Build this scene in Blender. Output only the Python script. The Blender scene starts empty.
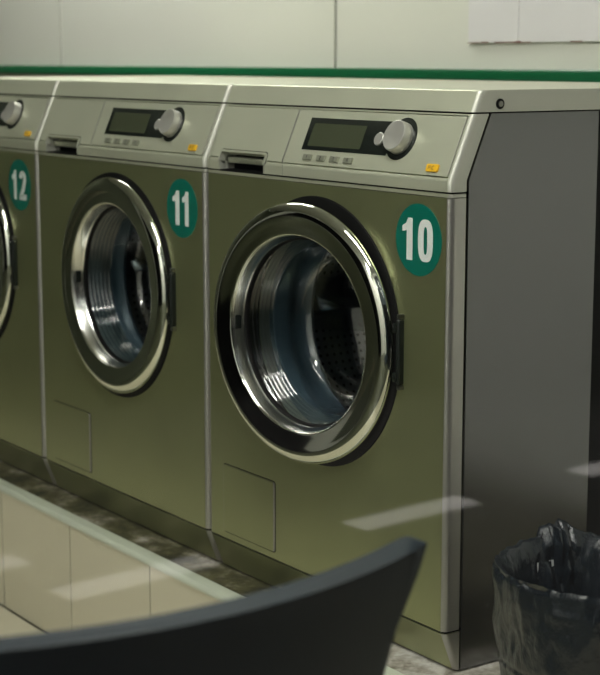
import bpy, bmesh, math, random
from mathutils import Vector, Matrix, noise
random.seed(4)
SC = bpy.context.scene
COL = SC.collection
PI = math.pi

# ------------------------------------------------------------------ materials
def mat(name, base, rough=.5, metal=0., spec=.5, build=None, coat=0.):
    m = bpy.data.materials.new(name); m.use_nodes = True
    nt = m.node_tree; b = nt.nodes['Principled BSDF']
    b.inputs['Base Color'].default_value = (*base, 1)
    b.inputs['Roughness'].default_value = rough
    b.inputs['Metallic'].default_value = metal
    b.inputs['Specular IOR Level'].default_value = spec
    b.inputs['Coat Weight'].default_value = coat
    if build: build(nt, b)
    return m

def tex_noise(nt, scale, detail=4, rough=.5, stretch=None):
    tc = nt.nodes.new('ShaderNodeTexCoord'); mp = nt.nodes.new('ShaderNodeMapping')
    n = nt.nodes.new('ShaderNodeTexNoise')
    n.inputs['Scale'].default_value = scale; n.inputs['Detail'].default_value = detail
    n.inputs['Roughness'].default_value = rough
    if stretch: mp.inputs['Scale'].default_value = stretch
    nt.links.new(tc.outputs['Object'], mp.inputs['Vector'])
    nt.links.new(mp.outputs['Vector'], n.inputs['Vector'])
    return n

def ramp(nt, src, stops):
    r = nt.nodes.new('ShaderNodeValToRGB'); e = r.color_ramp.elements
    while len(e) < len(stops): e.new(.5)
    for i, (p, c) in enumerate(stops):
        e[i].position = p; e[i].color = (*c, 1)
    nt.links.new(src, r.inputs['Fac']); return r

def bump(nt, b, src, strength=.1, dist=.001):
    bp = nt.nodes.new('ShaderNodeBump'); bp.inputs['Strength'].default_value = strength
    bp.inputs['Distance'].default_value = dist
    nt.links.new(src, bp.inputs['Height']); nt.links.new(bp.outputs['Normal'], b.inputs['Normal'])

def wear(base, d, scale, stretch, rlo, rhi, bstr=.05):
    def f(nt, b):
        n = tex_noise(nt, scale, 5, .55, stretch)
        lo = tuple(c*(1-d) for c in base); hi = tuple(min(1, c*(1+d)) for c in base)
        r = ramp(nt, n.outputs['Fac'], [(.3, lo), (.7, hi)])
        nt.links.new(r.outputs['Color'], b.inputs['Base Color'])
        mr = nt.nodes.new('ShaderNodeMapRange')
        mr.inputs['To Min'].default_value = rlo; mr.inputs['To Max'].default_value = rhi
        nt.links.new(n.outputs['Fac'], mr.inputs['Value']); nt.links.new(mr.outputs['Result'], b.inputs['Roughness'])
        if bstr: bump(nt, b, n.outputs['Fac'], bstr)
    return f

M = {}
c = (.54, .555, .43)
M['champagne'] = mat('champagne_metal', c, .38, .45, .5, wear(c, .04, 9, (1, 1, 1), .34, .44, 0))
c = (.36, .38, .205)  # fascia metal again; the dark room it mirrors is put into the colour
M['front'] = mat('darkened_metal_front', c, .3, .8, .5, wear(c, .05, 6, (1, 1, 1), .27, .34, 0))
c = (.22, .22, .228)
def side_b(nt, b):
    b.inputs['Base Color'].default_value = (*c, 1)
M['side'] = mat('brushed_steel_side', c, .2, 1., .5, side_b)
M['steel_edge'] = mat('steel_edge', (.48, .47, .44), .36, .9)
M['champagne_edge'] = mat('champagne_edge', (.50, .50, .44), .42, .5)
M['chrome'] = mat('chrome', (.62, .63, .56), .06, 1.)
M['chrome_soft'] = mat('satin_chrome', (.72, .72, .69), .2, 1.)
M['satin'] = mat('satin_silver', (.55, .54, .50), .34, .6)
M['black'] = mat('black_plastic', (.006, .006, .006), .5, 0, .15)
M['blackgloss'] = mat('gloss_black_panel', (.012, .015, .013), .18)
M['screen'] = mat('lcd_screen', (.05, .058, .034), .25)
M['dark'] = mat('dark_cavity', (.004, .004, .004), .8, 0, .1)  # near-black colour stands in for shade in gaps and recesses
M['rubber'] = mat('grey_blue_rubber', (.065, .095, .118), .3)
M['blackrubber'] = mat('black_rubber', (.006, .006, .006), .6, 0, .15)
M['yellow'] = mat('amber_plastic', (.75, .42, .02), .35)
M['sticker'] = mat('green_sticker', (.0, .135, .095), .35)
M['white'] = mat('white_vinyl', (.72, .76, .74), .4)
M['ink'] = mat('dark_ink', (.05, .05, .04), .5)
M['btn'] = mat('button_metal', (.30, .31, .24), .35, .5)
def drum_b(nt, b):
    tc = nt.nodes.new('ShaderNodeTexCoord'); sep = nt.nodes.new('ShaderNodeSeparateXYZ')
    nt.links.new(tc.outputs['UV'], sep.inputs[0])
    v = nt.nodes.new('ShaderNodeTexVoronoi'); v.voronoi_dimensions = '2D'
    v.inputs['Scale'].default_value = 1; v.inputs['Randomness'].default_value = 0
    nt.links.new(tc.outputs['UV'], v.inputs['Vector'])
    r = ramp(nt, v.outputs['Distance'], [(.15, (.04, .045, .045)), (.24, (.38, .40, .41))])
    nt.links.new(r.outputs['Color'], b.inputs['Base Color'])
M['drum'] = mat('perforated_drum_steel', (.5, .5, .5), .32, 1., .5, drum_b)
M['lifter'] = mat('drum_lifter_steel', (.55, .57, .58), .18, 1.)
M['lockm'] = mat('lock_metal', (.25, .25, .23), .3, 1.)

def glass(name, tint, ior=1.5, rough=.02, boost=1.):
    m = bpy.data.materials.new(name); m.use_nodes = True; nt = m.node_tree
    for n in list(nt.nodes):
        if n.type != 'OUTPUT_MATERIAL': nt.nodes.remove(n)
    out = nt.nodes['Material Output']
    t = nt.nodes.new('ShaderNodeBsdfTransparent'); t.inputs[0].default_value = (*tint, 1)
    g = nt.nodes.new('ShaderNodeBsdfGlossy'); g.inputs['Roughness'].default_value = rough
    f = nt.nodes.new('ShaderNodeFresnel'); ge = nt.nodes.new('ShaderNodeNewGeometry')
    mr = nt.nodes.new('ShaderNodeMapRange')      # thin sheet: the same reflection from either side
    mr.inputs['To Min'].default_value = ior; mr.inputs['To Max'].default_value = 1/ior
    nt.links.new(ge.outputs['Backfacing'], mr.inputs['Value']); nt.links.new(mr.outputs['Result'], f.inputs['IOR'])
    mu = nt.nodes.new('ShaderNodeMath'); mu.operation = 'MULTIPLY'; mu.inputs[1].default_value = boost; mu.use_clamp = True
    mx = nt.nodes.new('ShaderNodeMixShader')
    nt.links.new(f.outputs[0], mu.inputs[0]); nt.links.new(mu.outputs[0], mx.inputs[0])
    nt.links.new(t.outputs[0], mx.inputs[1]); nt.links.new(g.outputs[0], mx.inputs[2])
    nt.links.new(mx.outputs[0], out.inputs[0])
    return m
M['pane'] = glass('window_glass', (.97, .985, .97))
M['bowl'] = glass('door_glass', (.80, .87, .90), 1.5, .02, 3.0)

M['collar'] = glass('ribbed_glass_collar', (.60, .68, .66), 1.5, .08, 2.4)

def emis(name, col, s):
    m = bpy.data.materials.new(name); m.use_nodes = True; nt = m.node_tree
    b = nt.nodes['Principled BSDF']; b.inputs['Base Color'].default_value = (.8, .8, .8, 1)
    b.inputs['Emission Color'].default_value = (*col, 1); b.inputs['Emission Strength'].default_value = s
    return m
M['lamp'] = emis('lamp_diffuser', (1, .98, .925), 13.5)

# ------------------------------------------------------------------ mesh helpers
def finish(bm, name, m, parent=None, off=(0, 0, 0), sharp=38, smooth=True):
    bmesh.ops.remove_doubles(bm, verts=bm.verts, dist=1e-6)
    bmesh.ops.recalc_face_normals(bm, faces=bm.faces)
    if any(off): bmesh.ops.translate(bm, verts=bm.verts, vec=-Vector(off))
    for f in bm.faces: f.smooth = smooth
    for e in bm.edges:
        if len(e.link_faces) == 2 and e.calc_face_angle(0) > math.radians(sharp): e.smooth = False
    if m in ('champagne', 'front'):
        m = (m, 'steel_edge' if m == 'front' else 'champagne_edge')
        for f in bm.faces:
            if abs(f.normal.x) > .22: f.material_index = 1
    me = bpy.data.meshes.new(name); bm.to_mesh(me); bm.free()
    if isinstance(m, (list, tuple)):
        for k in m: me.materials.append(M[k])
    else: me.materials.append(M[m])
    o = bpy.data.objects.new(name, me); COL.objects.link(o)
    if parent: o.parent = parent
    if smooth and (m in ('side', 'yellow', 'btn', 'board') or isinstance(m, tuple) and m[0] in ('champagne', 'front')):
        wn = o.modifiers.new('weighted', 'WEIGHTED_NORMAL'); wn.keep_sharp = True; wn.weight = 90
    return o

def box(bm, x0, x1, y0, y1, z0, z1, bev=0, seg=2, mi=0):
    r = bmesh.ops.create_cube(bm, size=1)
    vs = r['verts']
    for v in vs:
        v.co = Vector(((x0+x1)/2+v.co.x*(x1-x0), (y0+y1)/2+v.co.y*(y1-y0), (z0+z1)/2+v.co.z*(z1-z0)))
    fs = set(f for v in vs for f in v.link_faces)
    for f in fs: f.material_index = mi
    if bev:
        es = list(set(e for v in vs for e in v.link_edges))
        bmesh.ops.bevel(bm, geom=es, offset=bev, segments=seg, affect='EDGES', profile=.5)
    return vs

def prism(bm, prof, x0, x1, bev=0, idx=(), ends=(True, True), seg=4, long=0, longidx=(), mi=0):
    """profile in (y,z), extruded along x; idx: profile edges i->i+1 whose end-cap edges are rounded"""
    n = len(prof)
    A = [bm.verts.new((x0, y, z)) for y, z in prof]; B = [bm.verts.new((x1, y, z)) for y, z in prof]
    fs = [bm.faces.new(A), bm.faces.new(list(reversed(B)))]
    for i in range(n):
        j = (i+1) % n; fs.append(bm.faces.new((A[i], B[i], B[j], A[j])))
    for f in fs: f.material_index = mi
    bm.edges.ensure_lookup_table()
    es = []
    for i in idx:
        j = (i+1) % n
        if ends[0]: es.append(bm.edges.get((A[i], A[j])))
        if ends[1]: es.append(bm.edges.get((B[i], B[j])))
    le = [bm.edges.get((A[i], B[i])) for i in longidx]
    if long and le:
        if bev and es and abs(long-bev) < 1e-9:
            bmesh.ops.bevel(bm, geom=es+le, offset=bev, segments=seg, affect='EDGES', profile=.5); return
        bmesh.ops.bevel(bm, geom=le, offset=long, segments=2, affect='EDGES', profile=.5)
        if bev and es:   # find the cap edges again
            xs = [x0] if ends[0] else []
            if ends[1]: xs.append(x1)
            es = [e for e in es if e.is_valid]
    if bev and es:
        bmesh.ops.bevel(bm, geom=es, offset=bev, segments=seg, affect='EDGES', profile=.5)

def lathe(bm, prof, cx, cz, seg=96, closed=False, uv=None, mi=0):
    """profile (radius, y) turned about the axis parallel to y through (cx, cz)"""
    rings = []
    for r, y in prof:
        if r < 1e-6: rings.append([bm.verts.new((cx, y, cz))]); continue
        rings.append([bm.verts.new((cx+r*math.cos(2*PI*i/seg), y, cz+r*math.sin(2*PI*i/seg))) for i in range(seg)])
    L = bm.loops.layers.uv.verify() if uv else None
    pairs = list(zip(rings, rings[1:])) + ([(rings[-1], rings[0])] if closed else [])
    for k, (a, b) in enumerate(pairs):
        for i in range(seg):
            j = (i+1) % seg
            if len(a) == 1 and len(b) == 1: continue
            if len(a) == 1: q = (a[0], b[j], b[i]); 
            elif len(b) == 1: q = (a[i], a[j], b[0])
            else: q = (a[i], a[j], b[j], b[i])
            f = bm.faces.new(q); f.material_index = mi
            if uv:
                for lp in f.loops:
                    rr = math.hypot(lp.vert.co.x-cx, lp.vert.co.z-cz)
                    ii = i if lp.vert in (a[i] if len(a) > 1 else None, b[i] if len(b) > 1 else None) else i+1
                    lp[L].uv = (ii/seg*uv[0], (prof[k][1] if lp.vert in a else prof[(k+1) % len(prof)][1])*uv[1] + rr*uv[2])

def lathe_z(bm, prof, cx, cy, seg=48, closed=False, fn=None):
    rings = []
    for k, (r, z) in enumerate(prof):
        ring = []
        for i in range(seg):
            t = 2*PI*i/seg; p = Vector((cx+r*math.cos(t), cy+r*math.sin(t), z))
            if fn: p = fn(p, t, k)
            ring.append(bm.verts.new(p))
        rings.append(ring)
    pairs = list(zip(rings, rings[1:])) + ([(rings[-1], rings[0])] if closed else [])
    for a, b in pairs:
        for i in range(seg):
            j = (i+1) % seg; bm.faces.new((a[i], a[j], b[j], b[i]))
    return rings

def rrect(x0, x1, z0, z1, r, n=4):
    pts = []
    for cx, cz, a in ((x1-r, z1-r, 0), (x0+r, z1-r, 90), (x0+r, z0+r, 180), (x1-r, z0+r, 270)):
        for i in range(n+1):
            t = math.radians(a+90*i/n); pts.append((cx+r*math.cos(t), cz+r*math.sin(t)))
    return pts

def slab(bm, pts, h0, h1, fr, ch=0, mi=0):
    """2D outline pts (u,v) raised from h0 to h1 in the frame fr(u,v,h), with a small chamfer"""
    n = len(pts)
    cu = sum(p[0] for p in pts)/n; cv = sum(p[1] for p in pts)/n
    levels = [(h0, 0)] + ([(h1-ch, 0), (h1-ch*.3, ch*.3), (h1, ch)] if ch else [(h1, 0)])
    rings = []
    for h, ins in levels:
        ring = []
        for i, (u, v) in enumerate(pts):
            if ins:
                a = pts[i-1]; b = pts[(i+1) % n]
                tx, ty = b[0]-a[0], b[1]-a[1]; l = math.hypot(tx, ty) or 1
                u2, v2 = u - ty/l*ins, v + tx/l*ins
                ring.append(bm.verts.new(fr(u2, v2, h)))
            else: ring.append(bm.verts.new(fr(u, v, h)))
        rings.append(ring)
    for a, b in zip(rings, rings[1:]):
        for i in range(n):
            j = (i+1) % n; f = bm.faces.new((a[i], a[j], b[j], b[i])); f.material_index = mi
    f = bm.faces.new(rings[-1]); f.material_index = mi
    f = bm.faces.new(list(reversed(rings[0]))); f.material_index = mi

def flat_front(u, v, h): return Vector((u, -h, v))          # on the vertical front, h towards the viewer

def stroke(bm, pts, w, fr, h, thick=.0003):
    """a flat ribbon of width w along pts (letter strokes)"""
    n = len(pts); L = []; Rr = []
    for i, p in enumerate(pts):
        a = pts[max(0, i-1)]; b = pts[min(n-1, i+1)]
        tx, ty = b[0]-a[0], b[1]-a[1]; l = math.hypot(tx, ty) or 1
        nx, ny = -ty/l*w/2, tx/l*w/2
        L.append((p[0]+nx, p[1]+ny)); Rr.append((p[0]-nx, p[1]-ny))
    for i in range(n-1):
        q = [L[i], L[i+1], Rr[i+1], Rr[i]]
        lo = [bm.verts.new(fr(u, v, h)) for u, v in q]; hi = [bm.verts.new(fr(u, v, h+thick)) for u, v in q]
        bm.faces.new(hi); bm.faces.new(list(reversed(lo)))
        for k in range(4):
            m = (k+1) % 4; bm.faces.new((lo[k], lo[m], hi[m], hi[k]))

def digit(bm, ch, u, v, H, fr, h, W=None, sw=None):
    """bold condensed digit with its lower left corner at (u,v)"""
    W = W or H*.46; sw = sw or H*.17
    if ch == '1':
        x = u+W*.58
        P = [(x-sw*.5, v), (x+sw*.5, v), (x+sw*.5, v+H), (x-sw*.28, v+H), (x-sw*.6, v+H*.87), (x-sw*1.25, v+H*.80), (x-sw*1.25, v+H*.67), (x-sw*.5, v+H*.70)]
        slab(bm, P, h, h+.0003, fr)
    elif ch == '0':
        rg = []
        for hh, ins in ((h, 0), (h+.0003, 0), (h+.0003, sw), (h, sw)):
            ring = []
            for i in range(40):
                t = 2*PI*i/40; e = .72
                cx = math.copysign(abs(math.cos(t))**e, math.cos(t)); cy = math.copysign(abs(math.sin(t))**e, math.sin(t))
                ring.append(bm.verts.new(fr(u+W/2+cx*(W/2-ins), v+H/2+cy*(H/2-ins*.85), hh)))
            rg.append(ring)
        for a, b in zip(rg, rg[1:]):
            for i in range(40): j = (i+1) % 40; bm.faces.new((a[i], a[j], b[j], b[i]))
    elif ch == '2':
        pts = []
        r = (W-sw)/2
        for i in range(15):
            t = math.radians(175-205*i/14); pts.append((u+W/2+r*math.cos(t), v+H-sw/2-r*1.05+r*1.05*math.sin(t)))
        pts += [(u+W*.55, v+H*.36), (u+sw*.55, v+sw*.62)]
        stroke(bm, pts, sw, fr, h)
        stroke(bm, [(u, v+sw/2), (u+W, v+sw/2)], sw*.95, fr, h)
    else:
        S = {'3': [(0, .9), (.5, 1), (.95, .78), (.5, .53), (.95, .25), (.5, 0), (0, .1)], '4': [(.7, 0), (.7, 1), (0, .3), (1, .3)],
             'P': [(0, 0), (0, 1), (.8, .95), (.8, .5), (0, .45)], 'C': [(.9, .85), (.5, 1), (.05, .7), (.05, .3), (.5, 0), (.9, .15)],
             '-': [(0, .5), (1, .5)]}[ch]
        stroke(bm, [(u+a*W, v+b*H) for a, b in S], sw, fr, h)

def props(o, label, cat, group=None):
    o['label'] = label; o['category'] = cat
    if group: o['group'] = group
    return o
def struct(o): o['kind'] = 'structure'; return o
def empty(name, loc):
    o = bpy.data.objects.new(name, None); COL.objects.link(o); o.location = loc; o.empty_display_size = .1; return o

# ------------------------------------------------------------------ washing machine (x=0 its right side, y=0 its front, z=0 its foot)
PITCH = .657; W = .654
OFF = (-W/2, .36, 0)
DX, DZ, DR = -.3235, .4705, .207
ZC, ZL = .728, .8211
SL = math.hypot(.0395, ZL-ZC); ey, ez = .0395/SL, (ZL-ZC)/SL
def slope(u, d, h): return Vector((u, d*ey-h*ez, ZC+d*ez+h*ey))

def plate_hole(bm, x0, x1, z0, z1, y0, y1, cx, cz, r, er=0, seg=96):
    """a plate with a round hole; er rounds its left and right front edges"""
    xa, xb = x0+er, x1-er
    def ray(t):
        c_, s_ = math.cos(t), math.sin(t); k = 1e9
        if c_ > 1e-9: k = min(k, (xb-cx)/c_)
        if c_ < -1e-9: k = min(k, (xa-cx)/c_)
        if s_ > 1e-9: k = min(k, (z1-cz)/s_)
        if s_ < -1e-9: k = min(k, (z0-cz)/s_)
        return (cx+c_*k, cz+s_*k)
    angs = [2*PI*i/seg for i in range(seg)] + [math.atan2(z-cz, x-cx) % (2*PI) for x in (xa, xb) for z in (z0, z1)]
    angs = sorted(set(round(a, 7) for a in angs)); n = len(angs)
    for y in (y0, y1):
        I = [bm.verts.new((cx+r*math.cos(a), y, cz+r*math.sin(a))) for a in angs]
        O = [bm.verts.new((ray(a)[0], y, ray(a)[1])) for a in angs]
        for i in range(n):
            j = (i+1) % n; bm.faces.new((I[i], I[j], O[j], O[i]))
        if y == y0: I0, O0 = I, O
    for i in range(n):
        j = (i+1) % n
        bm.faces.new((I0[i], I0[j], I[j], I[i]))
        a, b = O0[i].co, O0[j].co
        if abs(a.z-b.z) < 1e-7 and (abs(a.z-z0) < 1e-6 or abs(a.z-z1) < 1e-6): bm.faces.new((O0[i], O0[j], O[j], O[i]))
    for sgn, xe, xf in ((1, x1, xb), (-1, x0, xa)):
        zs = sorted(set(round(v.co.z, 7) for v in O0 if abs(v.co.x-xf) < 1e-6))
        arc = [(xf+sgn*er*math.sin(PI/2*k/6), y0+er*(1-math.cos(PI/2*k/6))) for k in range(7)] + [(xe, y1), (xf, y1)] if er else [(xe, y0), (xe, y1)]
        cols = [[bm.verts.new((x, y, z)) for z in zs] for x, y in arc]
        for p, q in zip(cols, cols[1:]):
            for k in range(len(zs)-1): bm.faces.new((p[k], q[k], q[k+1], p[k+1]))
        if er:
            for e in (0, -1): bm.faces.new([c_[e] for c_ in cols])

def build_machine():
    root = empty('washing_machine', OFF)
    P = dict(parent=root, off=OFF)
    # body
    for nm, x0, x1 in (('side_panel', -.014, 0), ('side_panel', -W, -W+.014)):
        bm = bmesh.new()
        prism(bm, [(.0325, .002), (.0325, ZC+.001), (.0325+.0395, ZL), (.285, ZL), (.285, .002)], x0, x1, .0014, (0, 1), seg=2)
        finish(bm, nm, 'side', **P)
        bm = bmesh.new()
        prism(bm, [(.287, .002), (.287, ZL), (.73, ZL), (.73, .002)], x0+.003, x1-.003)
        o = finish(bm, 'darkened_side_panel', 'black', **P); o['label'] = 'rear part of the side, dark reflection put into its colour'  # the steel side goes on here; its dark reflection is painted black
    bm = bmesh.new(); box(bm, -W+.015, -.015, .715, .728, .004, ZL-.002); finish(bm, 'back_panel', 'black', **P)
    bm = bmesh.new(); plate_hole(bm, -W+.0145, -.0145, .002, ZC, .0305, .034, DX, DZ, .166)
    prism(bm, [(.034, ZC-.004), (.012, ZC-.004), (.012, ZC), (.0475, ZL-.003), (.07, ZL-.003)], -.470+.006, -.0145)
    finish(bm, 'inner_frame', 'dark', **P)
    # front panel
    bm = bmesh.new(); plate_hole(bm, -W+.001, -.001, .0655, .7035, 0, .029, DX, DZ, .164, er=.011)
    finish(bm, 'front_panel', 'front', **P)
    # dark strips put in for the shade in the gaps above and below the panel
    for z0, z1 in ((.703, .7128), (.0595, .066)):
        bm = bmesh.new(); box(bm, -W+.004, -.004, .005, .03, z0, z1); finish(bm, 'gap_shade', 'dark', **P)
    bm = bmesh.new(); prism(bm, [(0.001, .7045), (0.0, .7095), (.029, .7095), (.029, .7045)], -W+.001, -.001, .0105, (0,), seg=5)
    finish(bm, 'fascia_strip', 'champagne', **P)
    # fascia frame: right and left ends, top and bottom strips
    full = [(0, .7122), (0, ZC), (.0395, ZL-.0005), (.0685, ZL-.0005), (.029, ZC), (.029, .7122)]
    bm = bmesh.new(); prism(bm, full, -.0095, -.0005, .0088, (0, 1), (False, True), 6)
    prism(bm, full, -W+.0005, -W+.0125, .0088, (0, 1), (True, False), 6)
    # lower lip, right of the drawer
    prism(bm, [(0, .7122), (0, ZC-.001), (.0015, ZC+.0035), (.02, ZC+.0035), (.02, .7122)], -.4182, -.0095, long=.0012, longidx=(1, 2))
    slab(bm, [(-.4235, .0985), (-.0095, .0985), (-.0095, SL-.0006), (-.4235, SL-.0006)], -.012, 0, slope)
    slab(bm, [(-W+.0125, .0985), (-.4235, .0985), (-.4235, SL-.0006), (-W+.0125, SL-.0006)], -.012, 0, slope)
    finish(bm, 'fascia', 'champagne', **P)
    # control panel
    bm = bmesh.new(); slab(bm, rrect(-.4217, -.0112, .0060, .0966, .002), -.01, .0004, slope, .0008)
    cp = finish(bm, 'control_panel', 'champagne', **P)
    # sub-parts of the control panel: the empty-free way: they share the machine's frame
    Q = dict(parent=cp, off=OFF)
    pts = []
    kx, kd, kr = -.140, .0577, .0335
    pts = [(-.3813, .0300), (-.165, .0300)]
    for i in range(25):
        a = math.radians(-135+270*i/24); pts.append((kx+kr*math.cos(a), kd+kr*math.sin(a)))
    pts += [(-.165, .0838), (-.3813, .0838)]
    bm = bmesh.new(); slab(bm, pts, 0, .0010, slope, .0004); finish(bm, 'display_surround', 'blackgloss', **Q)
    bm = bmesh.new(); slab(bm, rrect(-.368, -.231, .0365, .0745, .001), .0008, .0014, slope); finish(bm, 'display_screen', 'screen', **Q)
    # dial: a disc turned about the slope normal
    def disc(bm, u, d, prof, seg=48):
        rings = [[bm.verts.new(slope(u+r*math.cos(2*PI*i/seg), d+r*math.sin(2*PI*i/seg), h)) for i in range(seg)] for r, h in prof]
        for a, b in zip(rings, rings[1:]):
            for i in range(seg):
                j = (i+1) % seg; bm.faces.new((a[i], a[j], b[j], b[i]))
        bm.faces.new(rings[-1]); bm.faces.new(list(reversed(rings[0])))
    bm = bmesh.new(); disc(bm, kx, kd, [(.0248, .001), (.0248, .003), (.0240, .0150), (.0234, .0165), (.0222, .0170), (.0205, .0165)])
    finish(bm, 'dial', 'satin', sharp=25, **Q)
    bm = bmesh.new(); disc(bm, -.190, .0545, [(.0105, .001), (.0105, .0035), (.0095, .0045), (.0088, .0045)], 32)
    finish(bm, 'start_button', 'satin', sharp=25, **Q)
    for i, u in enumerate((-.3575, -.3207, -.286, -.250)):
        bm = bmesh.new(); slab(bm, rrect(u-.0115, u+.0115, .0125, .0225, .0015), 0, .0028, slope, .0008)
        b = finish(bm, 'program_button', 'btn', sharp=20, **Q)
    bm = bmesh.new(); slab(bm, rrect(-.061, -.0345, .0112, .0228, .0025), 0, .003, slope, .001)
    by = finish(bm, 'service_port', 'yellow', **Q); by['label'] = 'small amber service port'
    # printed marks (on the panel surface)
    for ch, u in (('1', -.3600), ('2', -.3235), ('3', -.2885), ('4', -.2525)):
        bm = bmesh.new(); digit(bm, ch, u, .0148, .0058, slope, .0028, W=.004, sw=.0009); finish(bm, 'printed_digit', 'ink', smooth=False, **Q)
    for k, ch in enumerate('PC'):
        bm = bmesh.new(); digit(bm, ch, -.055+k*.0075, .0140, .0058, slope, .003, W=.0045, sw=.001); finish(bm, 'printed_letter', 'ink', smooth=False, **Q)
    # detergent drawer
    xa, xb, ha, hb = -W+.0140, -.4250, -.611, -.470
    bm = bmesh.new()
    o = [(xa, .0060), (ha, .0060), (ha, .0145), (ha+.004, .0185), (hb-.004, .0185), (hb, .0145), (hb, .0060), (xb, .0060), (xb, .0966), (xa, .0966)]
    slab(bm, o, -.006, .0004, slope, .0006)
    prism(bm, [(0, .7122), (0, ZC-.001), (.0015, ZC+.0035), (.02, ZC+.0035), (.02, .7122)], xa, ha, long=.0012, longidx=(1,))
    prism(bm, [(0, .7122), (0, ZC-.001), (.0015, ZC+.0035), (.02, ZC+.0035), (.02, .7122)], hb, -.4195, long=.0012, longidx=(1,))
    dr = finish(bm, 'detergent_drawer', 'champagne', **P)
    # rim round the grip recess and the recess itself
    def arch(u0, u1, top, d0, r):
        pts = [(u0, d0)]
        for i in range(6): t = PI-PI/2*i/5; pts.append((u0+r+r*math.cos(t), top-r+r*math.sin(t)))
        for i in range(6): t = PI/2-PI/2*i/5; pts.append((u1-r+r*math.cos(t), top-r+r*math.sin(t)))
        return pts+[(u1, d0)]
    bm = bmesh.new(); A_ = arch(ha, hb, .0185, -.002, .006); B_ = arch(ha+.0035, hb-.0035, .0150, -.002, .004)
    n = len(A_)
    rings = [[bm.verts.new(slope(u, d, 0)) for u, d in A_], [bm.verts.new(slope(u, d, .0030)) for u, d in A_],
             [bm.verts.new(slope(u, d, .0028)) for u, d in B_], [bm.verts.new(slope(u, d, -.012)) for u, d in B_]]
    for a, b in zip(rings, rings[1:]):
        for i in range(n-1): bm.faces.new((a[i], a[i+1], b[i+1], b[i]))
    for xs in (ha, hb-.0035): box(bm, xs, xs+.0035, -.0012, .02, .7122, ZC-.001, .0006)
    finish(bm, 'grip_rim', 'champagne', parent=dr, off=OFF)
    bm = bmesh.new()
    pr = [(.002, .7122), (.034, .7122), (.040, .722), (.040, .750), (.0205, .7455), (.0455, .758), (.05, .735), (.045, .705), (.002, .709)]
    prism(bm, pr, ha, hb)
    finish(bm, 'grip_recess', 'dark', parent=dr, off=OFF)  # champagne in itself; the recess shadow is put into the colour
    bm = bmesh.new(); box(bm, ha+.004, hb-.004, .016, .034, .7230, .7335, .002); finish(bm, 'grip_bar', 'champagne', parent=dr, off=OFF)
    for x0, x1 in ((ha-.001, ha+.0015), (hb-.0015, hb+.001)):
        bm = bmesh.new(); box(bm, x0, x1, .003, .034, .7122, .7440); finish(bm, 'grip_side', 'champagne', parent=dr, off=OFF)
    pts = arch(ha-.0022, hb+.0022, .0207, -.001, .0075)
    bm = bmesh.new(); n = len(pts); pin = arch(ha-.0002, hb+.0002, .0187, -.001, .006)
    r0 = [bm.verts.new(slope(u, d, .0007)) for u, d in pts]; r1 = [bm.verts.new(slope(u, d, .0007)) for u, d in pin]
    r2 = [bm.verts.new(slope(u, d, .0002)) for u, d in pts]
    for i in range(n-1): bm.faces.new((r0[i], r0[i+1], r1[i+1], r1[i])); bm.faces.new((r2[i], r2[i+1], r0[i+1], r0[i]))
    finish(bm, 'grip_seam', 'ink', parent=dr, off=OFF)
    # service flap
    bm = bmesh.new(); slab(bm, rrect(-.6025, -.4405, .0765, .2005, .006), -.002, .0004, flat_front, 0)
    fg = finish(bm, 'flap_gap_shade', 'dark', **P)  # dark plate put in for the shaded gap round the flap
    bm = bmesh.new(); slab(bm, rrect(-.6010, -.4420, .0780, .1990, .005, 5), 0, .0030, flat_front, .0022)
    finish(bm, 'service_flap', 'front', **P)
    # plinth
    bm = bmesh.new(); prism(bm, [(.024, .0025), (.0005, .0618), (.030, .0618), (.030, .0025)], -W+.001, -.001, .011, (0,), seg=6)
    finish(bm, 'plinth', 'front', **P)
    for x in (-W+.06, -.06):
        for y in (.10, .66):
            bm = bmesh.new(); lathe_z(bm, [(.0005, 0), (.022, 0), (.022, .006), (.0005, .006)], x, y, 20)
            finish(bm, 'foot', 'blackrubber', **P)
    # lid
    bm = bmesh.new()
    prism(bm, [(.0395, .8232), (.0518, .8520), (.0550, .8542), (.728, .8542), (.732, .850), (.732, .8232)], -W+.0005, -.0005, .009, (0, 1), seg=6, long=0)
    finish(bm, 'lid', 'champagne', **P)
    bm = bmesh.new(); box(bm, -W+.005, -.004, .05, .72, ZL-.002, .8234); finish(bm, 'lid_gap_shade', 'dark', **P)  # dark strip put in for the shade under the lid
    bm = bmesh.new()
    def lock(prof, mi):
        rings = [[bm.verts.new((h, .0885+r*math.cos(2*PI*i/24), .8345+r*math.sin(2*PI*i/24))) for i in range(24)] for r, h in prof]
        for a, b in zip(rings, rings[1:]):
            for i in range(24):
                j = (i+1) % 24; f = bm.faces.new((a[i], a[j], b[j], b[i])); f.material_index = mi
        f = bm.faces.new(rings[-1]); f.material_index = mi
    lock([(.0075, -.002), (.0075, .0010), (.0052, .0014)], 0)
    lock([(.0042, .001), (.0040, .0026), (.0018, .0028)], 1)
    finish(bm, 'lid_lock', ('black', 'lockm'), **P)
    # round opening: black surround, gasket, drum
    bm = bmesh.new(); lathe(bm, [(.165, .002), (.166, -.003), (.171, -.0045), (.2085, -.0045), (.2145, -.0025), (.216, .002)], DX, DZ)
    finish(bm, 'door_surround', 'blackrubber', **P)
    bm = bmesh.new(); lathe(bm, [(.165, .000), (.1635, .03), (.160, .05), (.163, .062), (.170, .072), (.172, .085), (.166, .098), (.162, .104), (.166, .112), (.226, .114)], DX, DZ)
    finish(bm, 'door_gasket', 'rubber', **P)
    bm = bmesh.new(); lathe(bm, [(.170, .1155), (.2235, .120), (.225, .135), (.225, .40), (.215, .425), (.06, .455), (.0, .457)], DX, DZ, 96, uv=(96, 68, 68))
    finish(bm, 'drum', 'drum', sharp=60, **P)
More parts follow.
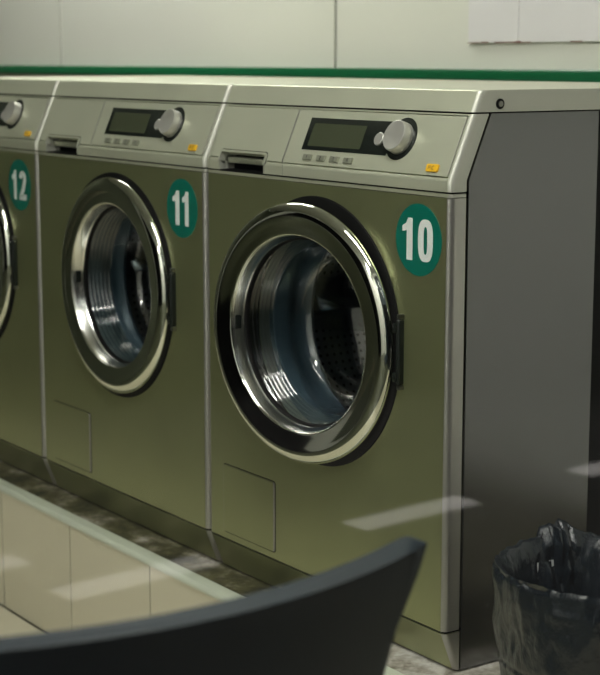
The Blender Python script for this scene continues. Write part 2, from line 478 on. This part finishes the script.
    for k in range(3):
        bm = bmesh.new(); a0 = math.radians((-58, 62, 182)[k])
        n = 14; secs = []
        for q in range(n+1):
            y = .13+.27*q/n; s = math.sin(PI*min(1, q/n*1.0))**.4 if 0 < q < n else .12
            sec = []
            for m_ in range(9):
                t = (m_/8-.5); a = a0+t*.42+.16*(q/n-.5); rr = .2245-.062*s*math.cos(t*PI)**1.3
                sec.append(bm.verts.new((DX+rr*math.cos(a), y, DZ+rr*math.sin(a))))
            secs.append(sec)
        for a, b in zip(secs, secs[1:]):
            for i in range(8): bm.faces.new((a[i], a[i+1], b[i+1], b[i]))
        finish(bm, 'drum_lifter', 'lifter', **P)
    # hinge on the right
    bm = bmesh.new(); box(bm, -.1085, -.1010, -.0110, .001, .4205, .5195, .003, 3); box(bm, -.1125, -.1045, -.0145, -.006, .4250, .4400, .002); box(bm, -.1125, -.1045, -.0145, -.006, .4990, .5140, .002)
    finish(bm, 'hinge', 'blackgloss', **P)
    bm = bmesh.new(); slab(bm, [(DX-.200, .438), (DX-.200, .500), (DX-.208, .494), (DX-.2175, .470), (DX-.2175, .462), (DX-.208, .444)][::-1], 0, .006, flat_front, .002)
    finish(bm, 'door_catch', 'blackgloss', **P)
    for z in (.4165, .5235):
        bm = bmesh.new(); box(bm, -.109, -.1010, -.0085, .001, z-.0035, z+.0035, .0012)
        finish(bm, 'hinge_bracket', 'lockm', **P)
    # door (origin on the hinge axis)
    hx, hy = -.105, -.006
    HO = (hx, hy, DZ)
    bm = bmesh.new()
    lathe(bm, [(.160, -.0035), (.200, -.0035), (.2060, -.0042), (.2070, -.0062), (.2066, -.0085), (.2045, -.0122), (.2010, -.0155), (.1965, -.0182), (.1920, -.0198), (.1885, -.0202),
               (.1850, -.0199), (.180, -.0188), (.173, -.0175), (.166, -.0165), (.1605, -.0159), (.1578, -.0155), (.1564, -.0143), (.1560, -.010), (.1600, -.0085)], DX, DZ, 144, closed=True)
    door = finish(bm, 'door', 'chrome', off=HO, sharp=50); door.parent = root
    door.location = Vector(HO)-Vector(OFF)
    D = dict(parent=door, off=HO)
    bm = bmesh.new(); lathe(bm, [(.1570, -.0115), (.1560, -.0125), (.1546, -.0105), (.1525, .0040), (.1505, .0080), (.1515, .0100), (.1555, .0100)], DX, DZ, 128, closed=True)
    finish(bm, 'inner_ring', 'chrome_soft', sharp=50, **D)
    bm = bmesh.new(); lathe(bm, [(.1525, .0080), (.1475, .0105), (.1470, .0160), (.1520, .0170)], DX, DZ, 96, closed=True)
    finish(bm, 'glass_seal', 'blackrubber', **D)
    prof = [(.1500, .0155)]
    for k in range(6):
        y = .018+k*.0080; prof += [(.1490-.0012*k, y), (.1478-.0012*k, y+.001), (.1460-.0012*k, y+.0045), (.1472-.0012*k, y+.0062)]
    bm = bmesh.new(); lathe(bm, prof, DX, DZ, 96)
    finish(bm, 'glass_collar', 'collar', sharp=60, **D)
    prof = [(.1405, .066), (.1395, .078), (.1370, .100), (.134, .112), (.128, .122), (.115, .129), (.09, .134), (.04, .137), (.0, .1375)]
    bm = bmesh.new(); lathe(bm, prof, DX, DZ, 96)
    finish(bm, 'glass_bowl', 'bowl', sharp=60, **D)
    bm = bmesh.new(); box(bm, DX-.1545, DX-.1500, -.008, .0025, DZ-.010, DZ+.012, .001)
    finish(bm, 'latch', 'blackgloss', **D)
    return root, door

def kids(o): return [c for c in COL.objects if c.parent == o]
def copy_tree(o, parent=None):
    c = o.copy(); COL.objects.link(c); c.parent = parent
    for ch in kids(o): copy_tree(ch, c)
    return c

m10, door10 = build_machine()
machines = [m10]
for k in (1, 2):
    c = copy_tree(m10); c.location = (OFF[0]-PITCH*k, OFF[1], OFF[2]); machines.append(c)
door10.rotation_euler.z = .131
grp = 'washing machines in the row'
props(m10, 'olive washing machine with green number 10 sticker, door ajar, right end of the row', 'washing machine', grp)
props(machines[1], 'olive washing machine with green number 11 sticker, between the two other machines', 'washing machine', grp)
props(machines[2], 'olive washing machine with green number 12 sticker, cut off at the left edge', 'washing machine', grp)
for k, (txt, u, v, r) in enumerate((('10', -.0705, .6395, .0525), ('11', -.077, .636, .0525), ('12', -.081, .6362, .0535))):
    bm = bmesh.new(); slab(bm, [(u+r*math.cos(2*PI*i/64), v+r*math.sin(2*PI*i/64)) for i in range(64)], 0, .0005, flat_front)
    s = finish(bm, 'number_sticker', 'sticker', machines[k], OFF); s['label'] = 'round green sticker with a white %s' % txt
    bm = bmesh.new(); H = .0615
    if txt == '11': ws = (.024, .024); tot = .054
    else: ws = (.026, .0335); tot = .066
    x = u-tot/2
    digit(bm, txt[0], x-.002, v-H/2, H, flat_front, .0005, W=ws[0], sw=.0135 if txt != '12' else .012)
    digit(bm, txt[1], x+tot-ws[1], v-H/2, H, flat_front, .0005, W=ws[1], sw=.0125)
    finish(bm, 'printed_number', 'white', s, OFF, smooth=False)

# ------------------------------------------------------------------ the setting
ZF = -.266          # room floor; the machines stand on a raised tiled step at z = 0
def tile_b(base, d):
    def f(nt, b):
        n = tex_noise(nt, 3, 4, .5)
        r = ramp(nt, n.outputs['Fac'], [(.3, tuple(x*(1-d) for x in base)), (.7, base)])
        nt.links.new(r.outputs['Color'], b.inputs['Base Color'])
    return f
c = (.62, .58, .44)
M['tile'] = mat('cream_tile', c, .3, 0, .5, tile_b(c, .08))
M['tiledark'] = mat('dark_unseen_tile', (.07, .075, .045), .35)
M['grout'] = mat('tile_grout', (.16, .15, .10), .8)
c = (.56, .60, .50)
M['bullnose'] = mat('pale_green_tile_edge', c, .3, 0, .5, tile_b(c, .06))
M['wall'] = mat('wall_panel_paint', (.76, .76, .69), .5, 0, .5, tile_b((.76, .76, .69), .03))
M['wallgap'] = mat('wall_joint', (.10, .12, .09), .7)
M['green'] = mat('green_gloss_strip', (.004, .11, .04), .3)
M['wallgrey'] = mat('room_wall_paint', (.07, .08, .05), .6)
M['wallwhite'] = mat('white_wall_paint', (.8, .8, .78), .6)
M['ceil'] = mat('ceiling_paint', (.55, .55, .5), .7)
def conc_b(nt, b):
    n = tex_noise(nt, 11, 8, .68); n2 = tex_noise(nt, 34, 6, .6)
    r = ramp(nt, n.outputs['Fac'], [(.38, (.03, .03, .010)), (.50, (.09, .085, .035)), (.58, (.22, .20, .14)), (.68, (.50, .48, .44))])
    r2 = ramp(nt, n2.outputs['Fac'], [(.35, (.35, .33, .28)), (.6, (1, 1, 1))])
    tc = nt.nodes.new('ShaderNodeTexCoord'); sx = nt.nodes.new('ShaderNodeSeparateXYZ'); nt.links.new(tc.outputs['Object'], sx.inputs[0])
    pm = nt.nodes.new('ShaderNodeMapRange'); pm.inputs['From Min'].default_value = -.5; pm.inputs['From Max'].default_value = .5
    nt.links.new(sx.outputs['X'], pm.inputs['Value'])
    px = ramp(nt, pm.outputs['Result'], [(.05, (0, 0, 0)), (.42, (1, 1, 1)), (.50, (1, 1, 1)), (.57, (0, 0, 0))])
    lr = ramp(nt, n.outputs['Fac'], [(.36, (.10, .08, .04)), (.46, (.45, .42, .37)), (.6, (.62, .60, .57))])   # bare pale screed under the last machine
    mp2 = nt.nodes.new('ShaderNodeMix'); mp2.data_type = 'RGBA'
    nt.links.new(px.outputs['Color'], mp2.inputs[0]); nt.links.new(r.outputs['Color'], mp2.inputs[6]); nt.links.new(lr.outputs['Color'], mp2.inputs[7])
    mx = nt.nodes.new('ShaderNodeMix'); mx.data_type = 'RGBA'; mx.blend_type = 'MULTIPLY'; mx.inputs[0].default_value = .8
    nt.links.new(mp2.outputs[2], mx.inputs[6]); nt.links.new(r2.outputs['Color'], mx.inputs[7])
    nt.links.new(mx.outputs[2], b.inputs['Base Color']); bump(nt, b, n2.outputs['Fac'], .8, .004)
M['concrete'] = mat('stained_concrete', (.3, .28, .2), .7, 0, .4, conc_b)
c = (.03, .03, .03)
M['asphalt'] = mat('asphalt', c, .9, 0, .2, tile_b(c, .3))
M['paint'] = mat('road_paint', (.85, .85, .85), .7)
M['facade'] = mat('street_facade', (.05, .05, .05), .8)
M['frame'] = mat('window_frame_metal', (.05, .055, .05), .4, .3)

XW = 1.45; XL, XR = -4.2, XW; YB = .85; YFR = -3.6; ZT = 2.45
# lower floor of square tiles
bm = bmesh.new(); box(bm, XL, XR, YFR, 1.0, ZF-.1, ZF-.004, mi=0)
nx = int((XR-XL)/.318)
for i in range(nx+1):
    for j in range(12):
        x0 = -.7395-.3165+.3165*(i-9)+.0015; y0 = -.0740-.3165*(j+1)
        if x0 < XL or x0+.3165 > XR+.05 or y0 < YFR: continue
        box(bm, x0, min(x0+.3135, XR), y0, y0+.3135, ZF-.004, ZF, mi=1 if j < 2 else 2)      # cream tiles; unseen rows beyond made dark for the chrome to reflect
struct(finish(bm, 'floor', ('grout', 'tile', 'tiledark'), smooth=False))
# raised step
bm = bmesh.new(); box(bm, XL, XR, -.060, YB, ZF-.05, -.001, mi=0)
bmesh.ops.subdivide_edges(bm, edges=[e for e in bm.edges], cuts=1)
struct(finish(bm, 'floor_step', 'concrete', smooth=False))
bm = bmesh.new(); box(bm, XL, XR, -.0700, -.061, ZF, -.008, mi=0)
for i in range(18):
    x0 = -.7395-.3165*9+.3165*i+.001
    if x0 < XL or x0 > XR: continue
    box(bm, x0, min(x0+.3145, XR), -.0740, -.0700, ZF+.002, -.0085, .0008, 1, mi=1)
struct(finish(bm, 'wall_step', ('grout', 'tile'), smooth=False))
bm = bmesh.new()
pr = [(-.061, -.0084), (-.0765, -.0084)]
for i in range(7):
    t = math.radians(180-90*i/6); pr.append((-.0685+.008*math.cos(t), -.0055+.008*math.sin(t)))
pr += [(-.048, .0025), (-.048, -.0009), (-.061, -.0009)]
prism(bm, pr, XL, XR)
struct(finish(bm, 'trim_1', 'bullnose', sharp=60))
# back wall of wide panels
bm = bmesh.new(); box(bm, XL, XR, YB+.006, YB+.08, -.2, ZT, mi=0)
js = [-4.2, -2.868, -1.4375, .0, 1.45]
for a, b in zip(js, js[1:]): box(bm, a+.004, b-.004, YB, YB+.006, -.1, ZT, .001, 1, mi=1)
struct(finish(bm, 'wall_back', ('wallgap', 'wall'), smooth=False))
bm = bmesh.new(); prism(bm, [(YB, .8485), (YB-.018, .8485), (YB-.022, .853), (YB-.022, .8695), (YB-.018, .8755), (YB, .8755)], XL, XR)
struct(finish(bm, 'trim_2', 'green'))
bm = bmesh.new(); box(bm, XL-.1, XL, YFR, YB+.08, ZF-.1, ZT); struct(finish(bm, 'wall_left', 'wallgrey', smooth=False))
bm = bmesh.new(); box(bm, XL-.1, XR, YFR-.1, YFR, ZF-.1, ZT); struct(finish(bm, 'wall_front', 'wallwhite', smooth=False))
bm = bmesh.new(); box(bm, XL-.1, XR+.08, YFR-.1, YB+.08, ZT, ZT+.1); struct(finish(bm, 'ceiling', 'ceil', smooth=False))
# shop window towards the street (the photograph looks in through it)
bm = bmesh.new(); box(bm, XW, XW+.006, -1.9, .2, ZF+.06, 2.2)
struct(finish(bm, 'window_1', 'pane', smooth=False))
bm = bmesh.new()
for a in ((-1.96, -1.9, ZF, 2.26), (.2, .26, ZF, 2.26), (-1.96, .26, ZF, ZF+.06), (-1.96, .26, 2.2, 2.26)):
    box(bm, XW-.03, XW+.04, a[0], a[1], a[2], a[3])
struct(finish(bm, 'trim_3', 'frame', smooth=False))
bm = bmesh.new()
for a in ((YFR-.1, -1.96, ZF-.1, ZT), (.26, YB+.08, ZF-.1, ZT), (-1.96, .26, 2.26, ZT), (-1.96, .26, ZF-.3, ZF)):
    box(bm, XW, XW+.1, a[0], a[1], a[2], a[3])
struct(finish(bm, 'wall_right', 'wallwhite', smooth=False))
bm = bmesh.new(); box(bm, -3.4, -.1, YFR+.001, YFR+.04, ZF, 2.1); struct(finish(bm, 'dark_slab_1', 'dark', smooth=False))  # unseen dark slab added for black reflections in the door rings
# street outside
bm = bmesh.new(); box(bm, XW+.1, 12, -12, 14, -.45, -.30); struct(finish(bm, 'floor_street', 'asphalt', smooth=False))
bm = bmesh.new(); box(bm, 12, 12.2, -12, 14, -.45, 6); struct(finish(bm, 'wall_street', 'facade', smooth=False))

# white board on the back wall
bd = empty('wall_board', (-.6, YB, 1.2))
M['board'] = mat('white_board', (.78, .76, .78), .45)
M['rust'] = mat('rust_edge', (.16, .05, .03), .8)
BO = (-.6, YB, 1.2)
for a, b in ((-.949, -.7915), (-.790, .15)):
    bm = bmesh.new(); box(bm, a, b, YB-.007, YB-.0003, .9305, 1.60, .001, 1); finish(bm, 'board_sheet', 'board', bd, BO, smooth=False)
bm = bmesh.new()
x = -.949
while x < .15:
    w = random.uniform(.02, .09); 
    if random.random() < .7: box(bm, x, min(.15, x+w), YB-.0076, YB-.0069, .9300, .9300+random.uniform(.0012, .0028))
    x += w+random.uniform(.003, .02)
box(bm, -.797, -.783, YB-.0085, YB-.0069, .9292, .9335)
o = finish(bm, 'rusty_edge', 'rust', bd, BO, smooth=False); o['label'] = 'rusty brown lower edge'
props(bd, 'white board fixed to the back wall, upper right, with a rusty lower edge', 'board')

# ceiling lamps
def lamp(x, y, lx, ly, lab):
    t = empty('ceiling_light', (x, y, ZT)); O = (x, y, ZT)
    bm = bmesh.new(); box(bm, x-lx/2-.02, x+lx/2+.02, y-ly/2-.02, y+ly/2+.02, ZT-.05, ZT-.0005, .004, 1); finish(bm, 'lamp_housing', 'ceil', t, O, smooth=False)
    bm = bmesh.new(); box(bm, x-lx/2, x+lx/2, y-ly/2, y+ly/2, ZT-.065, ZT-.0505, .003, 1); finish(bm, 'lamp_diffuser', 'lamp', t, O, smooth=False)
    props(t, lab, 'ceiling light', 'ceiling lights')
LAMPS = [(.4, -.85, 1.25, .28), (-2.3, .35, 1.25, .28), (.85, -2.7, .28, 1.25)]
lamp(*LAMPS[0], 'long white ceiling light above the number 10 machine')
lamp(*LAMPS[1], 'long white ceiling light above the left machines')
lamp(*LAMPS[2], 'unseen ceiling light added to brighten the white wall')  # lamp added so the white wall gives bright edge highlights

# parking lines painted on the street
LINES = [(4.385, .31, .10, .42, -.085), (4.445, 1.185, .10, .42, -.085), (4.515, 2.06, .10, .42, -.085), (4.65, -.06, .10, .42, -.085)]
for i, (x, y, lx, ly, rz) in enumerate(LINES):
    bm = bmesh.new(); box(bm, -lx/2, lx/2, -ly/2, ly/2, 0, .003)
    o = finish(bm, 'painted_line', 'paint', smooth=False); o.location = (x, y, -.30); o.rotation_euler.z = rz
    props(o, ('white painted street line reflected in the window glass, second from the left', 'white painted street line reflected across the number 10 machine',
              'white painted street line reflected at the right edge above the bin', 'white painted street line reflected at the far left edge')[i], 'road marking', 'painted lines on the street')

# ------------------------------------------------------------------ waste bin with its bag
BX, BY, BR, BH = .268, .047, .140, .203
t = empty('waste_bin', (BX, BY, 0)); O = (BX, BY, 0)
M['bin'] = mat('pale_bin_plastic', (.55, .55, .55), .4)
bm = bmesh.new()
lathe_z(bm, [(.001, .0), (.102, .0), (.105, .003), (.1225, BH-.006), (.1260, BH-.004), (.1260, BH), (.1215, BH), (.099, .006), (.001, .006)], BX, BY, 64)
finish(bm, 'bin_body', 'bin', t, O)
props(t, 'low round pale waste bin beside the number 10 machine, lined with a black bag', 'waste bin')
def bag_b(nt, b):
    n = tex_noise(nt, 16, 7, .62, (1, 1, .55)); bump(nt, b, n.outputs['Fac'], .55, .012)
M['bag'] = mat('black_bag_plastic', (.007, .011, .015), .2, 0, .5, bag_b)
def ridge(v):
    return 1-2*abs(noise.noise(v))
def bag_fn(p, th, k):
    d = Vector((math.cos(th), math.sin(th), 0))
    q = Vector((math.cos(th), math.sin(th), 0))
    hz = p.z*(1 if k < 44 else -1)
    a = noise.noise(q*2.0+Vector((0, 0, hz*4+3)))
    b_ = ridge(q*3.4+Vector((5, 2, hz*13+9)))-.5
    c_ = ridge(q*8+Vector((1, 7, hz*30+2)))-.5
    amp = BAGAMP[k]
    p = p+d*(a*.008+b_*.006+c_*.003)*amp
    dg = math.degrees(th) % 360
    back = math.exp(-((dg-163)/13)**2)              # bunched plastic standing up on the far side of the rim
    up = RIMUP[k]
    p.z += up*(back*.018+b_*(.005+.006*back)+c_*.003+a*.004)
    p += d*up*back*(b_*.026+c_*.018-.010)
    return p
BASE = [(.117, .022, .9, 0), (.1265, .060, .9, 0), (.1325, .085, .6, 0), (.1362, .100, .25, 0), (.1350, .106, .1, 0), (.1375, .113, .25, 0), (.1400, .14, .7, 0), (.1425, .17, .9, .1),
        (.1445, .20, .8, .4), (.1450, .215, .6, .8), (.1440, .225, .5, 1), (.1405, .231, .4, 1), (.1350, .229, .4, 1), (.1225, .214, .5, .7), (.112, .18, .9, .2), (.104, .12, 1.0, 0), (.093, .06, .7, 0),
        (.085, .022, .6, 0), (.05, .014, .3, 0), (.001, .012, 0, 0)]
prof = []; BAGAMP = []; RIMUP = []
for a, b in zip(BASE, BASE[1:]):
    for q in range(4):
        t = q/4; v = [x+(y-x)*t for x, y in zip(a, b)]
        prof.append((v[0], v[1])); BAGAMP.append(v[2]); RIMUP.append(v[3])
prof.append(BASE[-1][:2]); BAGAMP.append(0); RIMUP.append(0)
bm = bmesh.new(); lathe_z(bm, prof, BX, BY, 240, fn=bag_fn)
bg = finish(bm, 'bin_bag', 'bag', sharp=30)
props(bg, 'crumpled black plastic bag folded over the rim of the waste bin', 'bag')

# ------------------------------------------------------------------ chair in front
CX, CY = .775, -.888       # middle of the backrest, which bulges towards the window
ch = empty('shell_chair', (CX-.22, CY, ZF)); O = (CX-.22, CY, ZF)
M['chair'] = mat('blue_black_plastic', (.006, .013, .019), .55, 0, .16, wear((.006, .013, .019), .2, 12, (1, 1, 1), .5, .6, .04))
M['leg'] = mat('chair_leg_metal', (.05, .05, .05), .35, .8)
bm = bmesh.new()
rows = [(.500, .241, 0.0), (.47, .234, -.007), (.42, .221, -.018), (.36, .212, -.030), (.29, .206, -.044), (.235, .205, -.060)]
NS = 32; grid = []
for z, hw, dx in rows:
    out = []; inn = []
    for i in range(NS+1):
        s = -1+2*i/NS; y = CY+hw*s; sag = .060*abs(s)**2.0
        out.append((CX+.030-sag+dx, y)); inn.append((CX-sag+dx, y))
    grid.append([bm.verts.new((x, y, z)) for x, y in out+inn[::-1]])
n = len(grid[0])
for a, b in zip(grid, grid[1:]):
    for i in range(n): bm.faces.new((a[i], a[(i+1) % n], b[(i+1) % n], b[i]))
bm.faces.new(grid[0]); bm.faces.new(grid[-1][::-1])
bm.edges.ensure_lookup_table()
g0 = grid[0]; g1 = grid[1]; es = [bm.edges.get((g0[i], g0[(i+1) % n])) for i in range(n)]
es += [e for r1, r2 in zip(grid, grid[1:]) for i in (0, NS, NS+1, n-1) for e in [bm.edges.get((r1[i], r2[i]))] if e]
bmesh.ops.bevel(bm, geom=[e for e in es if e], offset=.004, segments=3, affect='EDGES', profile=.5)
finish(bm, 'backrest', 'chair', ch, O, sharp=60)
bm = bmesh.new(); box(bm, CX-.455, CX-.045, CY-.21, CY+.21, .175, .205, .012, 4)
finish(bm, 'seat', 'chair', ch, O, sharp=60)
for sx in (-.42, -.08):
    for sy in (-.18, .18):
        bm = bmesh.new()
        vs0 = []; 
        for z, ex in ((.176, 0), (ZF, .03)):
            cx_ = CX+sx+(ex if sx > -.2 else -ex); cy_ = CY+sy*(1+ex*3)
            vs0.append([bm.verts.new((cx_+.012*math.cos(2*PI*i/16), cy_+.012*math.sin(2*PI*i/16), z)) for i in range(16)])
        for i in range(16): bm.faces.new((vs0[0][i], vs0[0][(i+1) % 16], vs0[1][(i+1) % 16], vs0[1][i]))
        bm.faces.new(vs0[0]); bm.faces.new(vs0[1][::-1])
        finish(bm, 'leg', 'leg', ch, O)
props(ch, 'blue-black plastic chair with a curved backrest, in front of the machines', 'chair')

# ------------------------------------------------------------------ light, world, camera
w = bpy.data.worlds.new('world'); SC.world = w; w.use_nodes = True
bg_ = w.node_tree.nodes['Background']; bg_.inputs[0].default_value = (.80, .90, 1.0, 1); bg_.inputs[1].default_value = .05
sl = bpy.data.lights.new('added_line_spot', 'SPOT'); sl.energy = 420; sl.color = (1, .93, .88); sl.spot_size = math.radians(65); sl.spot_blend = .5; sl.shadow_soft_size = .12  # unseen spotlight added to brighten the painted lines
so = bpy.data.objects.new('added_line_spot', sl); COL.objects.link(so); so.location = (5.6, 1.0, 3.0)
so.rotation_euler = (Vector((4.45, 1.0, -.3))-Vector((5.6, 1.0, 3.0))).to_track_quat('-Z', 'Y').to_euler()

cam = bpy.data.cameras.new('camera'); co = bpy.data.objects.new('camera', cam); COL.objects.link(co)
yaw, pitch, roll = .9605, .1683, -.0003
f = Vector((-math.sin(yaw)*math.cos(pitch), math.cos(yaw)*math.cos(pitch), -math.sin(pitch)))
rt = Vector((math.cos(yaw), math.sin(yaw), 0)); up = rt.cross(f)
co.matrix_world = Matrix.Translation((1.7691, -1.4957, .8983)) @ Matrix((rt, up, -f)).transposed().to_4x4()
cam.sensor_fit = 'HORIZONTAL'; cam.sensor_width = 36; cam.lens = 1643.5/600*36
cam.clip_start = .02
cam.dof.use_dof = True; cam.dof.focus_distance = 2.35; cam.dof.aperture_fstop = 8.5
SC.camera = co
vs = SC.view_settings; vs.view_transform = 'Standard'; vs.look = 'None'; vs.exposure = 1.35; vs.gamma = 1.0; vs.use_curve_mapping = False
SC.cycles.max_bounces = 10; SC.cycles.transparent_max_bounces = 16; SC.cycles.glossy_bounces = 6
